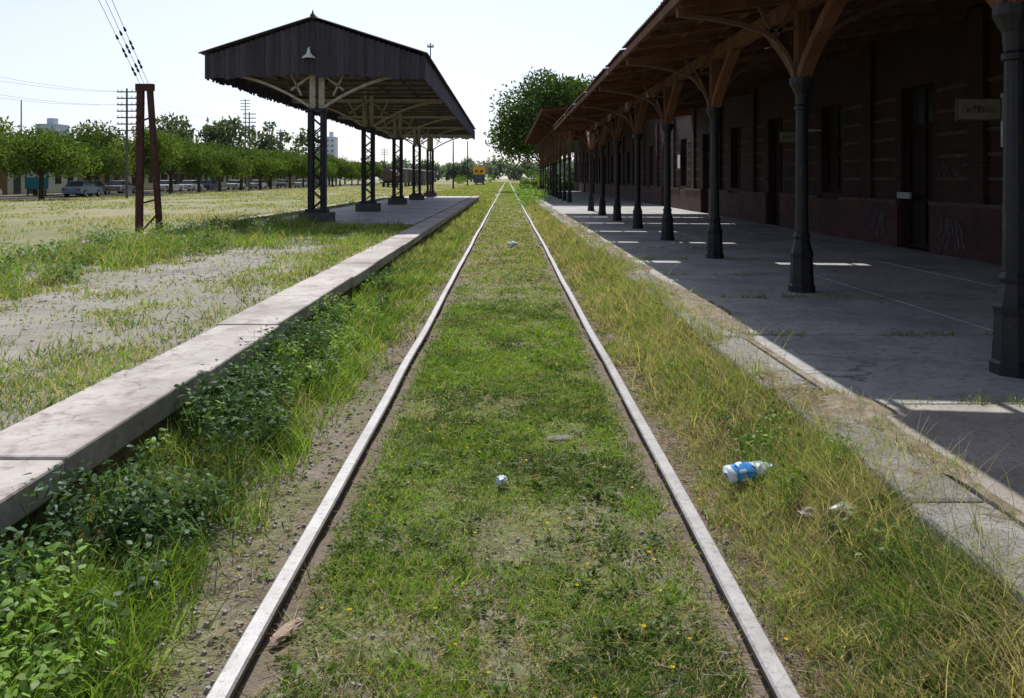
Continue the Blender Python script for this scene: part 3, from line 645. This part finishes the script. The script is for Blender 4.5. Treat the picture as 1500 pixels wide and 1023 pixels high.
mass('background_trees',pts,(.13,.17,.09),(.08,.11,.07),.9,1300)  # leaf colours greyed slightly to paint in distance haze
pts=[]
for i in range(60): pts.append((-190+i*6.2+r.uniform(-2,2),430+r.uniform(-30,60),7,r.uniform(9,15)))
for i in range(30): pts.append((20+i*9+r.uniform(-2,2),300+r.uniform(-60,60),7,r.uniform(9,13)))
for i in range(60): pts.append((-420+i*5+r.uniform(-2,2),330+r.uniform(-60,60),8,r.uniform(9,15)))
mass('distant_treeline',pts,(.21,.255,.21),(.16,.21,.18),1.7,600)  # atmospheric haze baked into the paler, bluer leaf colours
pts=[(3.0,97.5,1.5,1.6),(6.5,97.5,1.6,2.2),(3.4,104,1.2,1.2),(8.5,98,1.8,2.6),(3.6,125,2,2.4),(5,150,3,3.4),(-14,250,3,3),(-6,300,3,4)]
mass('roadside_bushes',pts,(.22,.31,.08),(.10,.17,.05),.25)
# ------------------------------------------------------------------ street, cars, houses
b=MB(); b.box(-44,-39.6,-50,420,-.2,-.05); b.build('street',[ASPH])
b=MB(); b.box(-39.6,-39.35,-50,420,-.2,.05); b.box(-44.25,-44,-50,420,-.2,.05); b.build('street_kerb',[CONCR])
def car(x,y,c,rz=0):
    e=empty('parked_car',(x,y,-.05)); e.rotation_euler[2]=rz; pm=flat('car_paint',c,.3)
    b=MB(); b.prism([(-2.1,.3),(2.1,.3),(2.15,.62),(1.95,.78),(.95,.92),(-1.6,.95),(-2.1,.88),(-2.16,.6)],-.84,.84)
    b.quadbox([(-.66,-1.25,1.395),(.66,-1.25,1.395),(.66,.2,1.395),(-.66,.2,1.395),(-.62,-1.15,1.44),(.62,-1.15,1.44),(.62,.1,1.44),(-.62,.1,1.44)]); b.build('body',[pm],e,bevel=.05)
    b=MB(); b.quadbox([(-.8,-1.75,.93),(.8,-1.75,.93),(.8,1.0,.9),(-.8,1.0,.9),(-.66,-1.25,1.395),(.66,-1.25,1.395),(.66,.2,1.395),(-.66,.2,1.395)]); b.build('windows',[GLASS],e)
    b=MB()
    for sx in(-1,1):
        for yy in(-1.3,1.3): b.cyl((sx*.68,yy,.32),(sx*.87,yy,.32),.32,.32,14,0); b.cyl((sx*.872,yy,.32),(sx*.878,yy,.32),.18,.18,10,1)
    b.build('wheels',[BLACK,flat('hub_grey',(.4,.4,.4),.3)],e)
    b=MB()
    for sx in(-1,1): b.box(sx*.62-.14,sx*.62+.14,-2.17,-2.10,.6,.74,0); b.box(sx*.62-.14,sx*.62+.14,2.06,2.13,.6,.72,1)
    b.build('lamps',[flat('tail_red',(.4,.02,.02)),WHITE],e)
for x,y,c in((-41,63,(.7,.7,.7)),(-38.6,74.5,(.18,.25,.35)),(-40.8,80.5,(.04,.04,.05)),(-41,87,(.3,.3,.32)),(-41,99.5,(.75,.75,.75)),(-40.9,106,(.6,.6,.62)),(-41,113,(.08,.1,.2)),(-41,124,(.75,.75,.75)),(-41,135,(.7,.7,.7)),(-41,150,(.2,.2,.22)),(-41,163,(.7,.7,.7))): car(x,y,c,random.uniform(-.05,.05))
hc=[(.42,.38,.34),(.2,.1,.07),(.5,.49,.47),(.3,.22,.17),(.45,.42,.37),(.16,.12,.1),(.5,.5,.5)]
y=58;k=0
while y<230:
    L=random.uniform(9,15);H=random.uniform(3,4.2); e=empty('street_house',(0,0,0)); c=hc[k%7]
    b=MB(); b.box(-62,-51,y,y+L-.3,-.1,H); b.box(-62.1,-50.85,y-.1,y+L-.2,H,H+.25); b.build('walls',[mat('house_plaster',c,tuple(q*1.2 for q in c),1.5,.9)],e)
    b=MB(); q=y+1
    while q<y+L-2: b.box(-51.0,-50.95,q,q+1.2,1.0 if int(q)%3 else 0,2.3,0); q+=2.6
    b.build('windows_and_door',[GLASS],e); y+=L;k+=1
e=empty('teal_billboard',(-44.8,78,0)); 
b=MB(); b.box(-1.1,1.1,-.06,.06,.6,2.9,0); b.box(-.9,.9,-.07,-.061,1.7,2.7,1); b.box(-.9,-.8,-.04,.04,-.1,.6,2); b.box(.8,.9,-.04,.04,-.1,.6,2); b.build('panel',[flat('teal_paint',(.05,.28,.30)),WHITE,IRON],e)
def block(name,x,y,w,d,h,c):
    e=empty(name,(x,y,0)); b=MB(); b.box(-w/2,w/2,-d/2,d/2,-.1,h); b.box(-w/6,w/6,-d/6,d/6,h,h+3); b.build('tower_walls',[flat('tower_plaster',c,.9)],e)
    g=MB(); z=2
    while z<h-2:
        q=-w/2+1
        while q<w/2-1.5: g.box(q,q+1.3,-d/2-.05,-d/2-.001,z,z+1.4); q+=2.6
        z+=3
    g.build('windows',[flat('haze_tinted_glass',(.22,.26,.30),.3)],e)  # window colour lightened and blued as painted distance haze
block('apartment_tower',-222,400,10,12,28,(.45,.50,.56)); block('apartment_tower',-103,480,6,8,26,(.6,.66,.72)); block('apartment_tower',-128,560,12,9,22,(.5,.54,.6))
# ------------------------------------------------------------------ trains
tw=empty('tank_wagon',(-22.3,152,0)); b=MB(); b.cyl((0,0,2.15),(0,9,2.15),1.25,1.25,24,0); b.cyl((0,-.25,2.15),(0,0,2.15),.9,1.25,24,0); b.cyl((0,9,2.15),(0,9.25,2.15),1.25,.9,24,0); b.cyl((0,4.5,3.3),(0,4.5,3.8),.45,.4,14,0)
b.box(-1.2,1.2,-.8,9.8,.75,.95,1)
for yy in(.8,2.4,6.6,8.2):
    b.cyl((-.95,yy,.42),(-.8,yy,.42),.45,.45,14,1);b.cyl((.8,yy,.42),(.95,yy,.42),.45,.45,14,1);b.cyl((-.8,yy,.42),(.8,yy,.42),.07,.07,8,1)
for yy in(1.5,7.5): b.box(-.9,.9,yy-.15,yy+.15,.95,1.25,1)
for sx in(-.25,.25): b.beam((1.3,4.5+sx,.9),(1.3,4.5+sx,3.3),.04,.04,1)
b.build('tank_and_underframe',[mat('rusty_tank',(.08,.05,.045),(.13,.085,.07),1.5,.8),IRON],tw,smooth=False)
def boxcar(y,c):
    e=empty('freight_wagon',(-22.3,y,0)); b=MB(); b.box(-1.35,1.35,0,11,.95,3.5,0); b.prism([(-.1,3.5),(11.1,3.5),(11.1,3.56),(-.1,3.56)],-1.45,1.45,1)
    b.quadbox([(-1.4,-.05,3.56),(1.4,-.05,3.56),(1.4,11.05,3.56),(-1.4,11.05,3.56),(-.6,-.05,3.85),(.6,-.05,3.85),(.6,11.05,3.85),(-.6,11.05,3.85)],1)
    b.box(1.351,1.41,4.4,6.6,1.05,3.3,1); b.box(-1.2,1.2,-.4,11.4,.72,.949,1)
    for q in(0,1.4,2.8,8.2,9.6,10.9): b.box(1.351,1.4,q,q+.1,.96,3.49,1)
    for yy in(1.2,2.8,8.2,9.8): b.cyl((-.95,yy,.42),(-.8,yy,.42),.45,.45,14,1);b.cyl((.8,yy,.42),(.95,yy,.42),.45,.45,14,1)
    b.build('body',[mat('wagon_paint',c,tuple(q*1.3 for q in c),2,.85),flat('wagon_trim',(.05,.045,.045))],e)
for i,c in enumerate(((.10,.065,.055),(.09,.07,.065),(.13,.09,.075),(.09,.085,.085),(.11,.065,.05),(.1,.07,.06))): boxcar(164+13*i,c)
lo=empty('diesel_locomotive',(-7.1,205,0)); b=MB()
b.box(-1.5,1.5,-.1,15,.9,1.25,1); b.box(-1.45,1.45,.8,3.6,1.25,4.5,0); b.box(-.95,.95,3.6,14,1.25,3.9,0); b.box(-.95,.95,-.05,.8,1.25,2.6,1); b.box(-1.455,1.455,.79,3.61,1.3,2.6,1)
b.box(-1.0,-.3,.74,.785,3.2,3.8,2); b.box(.3,1.0,.74,.785,3.2,3.8,2); b.box(-1.5,1.5,.7,3.7,4.5,4.62,0); b.cyl((0,7,3.9),(0,7,4.3),.25,.2,10,1)
for yy in(1.5,3,4.5,10.5,12,13.5): b.cyl((-.95,yy,.5),(-.8,yy,.5),.5,.5,14,1);b.cyl((.8,yy,.5),(.95,yy,.5),.5,.5,14,1)
b.box(-1.3,1.3,-.35,-.1,.5,1.1,1); b.build('cab_and_hood',[flat('orange_yellow_paint',(.78,.36,.04)),flat('dark_grey_paint',(.08,.10,.12)),flat('cab_glass',(.12,.08,.05),.3)],lo)
# ------------------------------------------------------------------ litter
def crumple(name,loc,size,mats,fn,seed,rz=0,n=14):
    r=np.random.default_rng(seed); b=MB()
    for i in range(n):
        for j in range(10):
            u=i/(n-1); t=2*math.pi*j/10; rad=(.5+.12*r.normal())*(.55+.45*math.sin(math.pi*min(1,max(0,u*.9+.08))))
            b.v.append((size[0]*(u-.5)+.008*r.normal(),size[1]*rad*math.cos(t),max(0.002,size[2]*(.5+rad*math.sin(t)))))
    for i in range(n-1):
        for j in range(10):
            b.f.append((i*10+j,(i+1)*10+j,(i+1)*10+(j+1)%10,i*10+(j+1)%10)); b.m.append(fn(i,j))
    b.f.append(tuple(range(9,-1,-1)));b.m.append(fn(0,0)); b.f.append(tuple((n-1)*10+k for k in range(10)));b.m.append(fn(n-1,0))
    o=b.build(name,mats,loc=loc); o.rotation_euler[2]=rz; return o
PL=flat('plastic_white',(.60,.66,.72),.2); BL=flat('plastic_blue',(.05,.22,.55),.3); CB=flat('cardboard',(.3,.22,.16),.9); PN=flat('wrapper_pink',(.4,.33,.31),.5)
gz=lambda x,y: float(zg(x,y))
r=np.random.default_rng(3); b=MB(); prof=[(0,.012),(.004,.034),(.012,.043),(.03,.046),(.034,.042),(.05,.046),(.055,.047),(.075,.045),(.095,.047),(.115,.042),(.135,.047),(.14,.042),(.155,.047),(.16,.041),(.18,.046),(.20,.045),(.225,.034),(.242,.018),(.25,.014),(.252,.017),(.268,.017)]
nn=18
for i,(u,rr) in enumerate(prof):
    sq=.78-.2*math.exp(-((u-.17)/.05)**2)
    for j in range(nn):
        t=2*math.pi*j/nn; q=rr*(1+.08*r.normal()*(.03<u<.21)); b.v.append((u-.134+.004*r.normal()*(u>.02),q*math.cos(t),q*math.sin(t)*sq))
for i in range(len(prof)-1):
    for j in range(nn):
        b.f.append((i*nn+j,(i+1)*nn+j,(i+1)*nn+(j+1)%nn,i*nn+(j+1)%nn)); b.m.append(1 if (3<=i<=10 and not(6<=i<=7 and j%3==0)) or i>=19 else 0)
b.f.append(tuple(range(nn-1,-1,-1))); b.m.append(0); b.f.append(tuple((len(prof)-1)*nn+k for k in range(nn))); b.m.append(1)
o=b.build('plastic_bottle',[PL,BL],smooth=True,loc=(1.26,4.25,gz(1.26,4.25)+.085)); o.rotation_euler=(.2,-.06,.28); o.scale=(1.05,1.25,1.15)
crumple('paper_scrap',(-.03,4.32,gz(0,4.3)+.02),(.055,.05,.05),[PL],lambda i,j:0,4,.8,6)
crumple('paper_scrap',(.13,19.5,-.03),(.22,.15,.12),[PL],lambda i,j:0,5,.2,6)
crumple('cardboard_scrap',(-.79,2.93,-.045),(.15,.05,.025),[CB],lambda i,j:0,6,1.1,7)
crumple('cardboard_scrap',(1.37,3.72,gz(1.37,3.72)+.03),(.1,.07,.04),[PN],lambda i,j:0,7,.4,7)
crumple('clear_plastic_scrap',(1.48,3.6,gz(1.48,3.6)+.05),(.12,.07,.04),[flat('dull_plastic',(.35,.40,.33),.2)],lambda i,j:0,8,.2,7)
crumple('flat_stone',(.33,5.15,gz(.33,5.15)),(.16,.10,.02),[flat('stone_grey',(.17,.16,.14),.9)],lambda i,j:0,9,.1,7)
b=MB()
for i in range(2600):
    y=2.3+random.random()**2*12; x=random.choice([random.uniform(-1.5,-.95),random.uniform(-1.5,-.95),random.uniform(-.8,.8),random.uniform(.95,1.4)]); s=random.uniform(.005,.018); z=gz(x,y)
    b.cyl((x,y,z-.005),(x+s*.3,y,z+s*.7),s,s*.5,5)
b.build('track_ballast_stones',[mat('ballast_stone',(.22,.195,.17),(.36,.325,.295),30,.9)])
# ------------------------------------------------------------------ light, sky, camera
EL=math.radians(50); AZ=math.radians(-5)
s=Vector((math.sin(AZ)*math.cos(EL),math.cos(AZ)*math.cos(EL),math.sin(EL)))
L=bpy.data.lights.new('sun','SUN'); L.energy=5.0; L.angle=math.radians(.5); L.color=(1,.97,.93); lo=bpy.data.objects.new('sun',L); C.objects.link(lo); lo.rotation_euler=s.to_track_quat('Z','Y').to_euler()
w=bpy.data.worlds.new('World'); S.world=w; w.use_nodes=True; nt=w.node_tree; nt.nodes.clear()
sk=nt.nodes.new('ShaderNodeTexSky'); sk.sky_type='NISHITA'; sk.sun_disc=False; sk.sun_elevation=EL; sk.sun_rotation=AZ; sk.dust_density=1.2; sk.air_density=1; sk.ozone_density=1.5
hs=nt.nodes.new('ShaderNodeHueSaturation'); hs.inputs['Saturation'].default_value=.5
tn=nt.nodes.new('ShaderNodeMix'); tn.data_type='RGBA'; tn.blend_type='MULTIPLY'; tn.inputs[0].default_value=1; tn.inputs[7].default_value=(.96,.985,1.12,1)
bg=nt.nodes.new('ShaderNodeBackground'); bg.inputs[1].default_value=.13; ow=nt.nodes.new('ShaderNodeOutputWorld')
nt.links.new(sk.outputs[0],hs.inputs['Color']); nt.links.new(hs.outputs[0],tn.inputs[6]); nt.links.new(tn.outputs[2],bg.inputs[0]); nt.links.new(bg.outputs[0],ow.inputs[0])
cam=bpy.data.cameras.new('camera'); co=bpy.data.objects.new('camera',cam); C.objects.link(co); S.camera=co
co.location=(0,0,1.583); co.rotation_euler=(math.pi/2,0,0); cam.sensor_width=36; cam.lens=28.8; cam.shift_x=7/1500; cam.shift_y=-249.5/1500; cam.clip_start=.05; cam.clip_end=8000
S.view_settings.view_transform='Standard'; S.view_settings.look='None'; S.view_settings.exposure=0
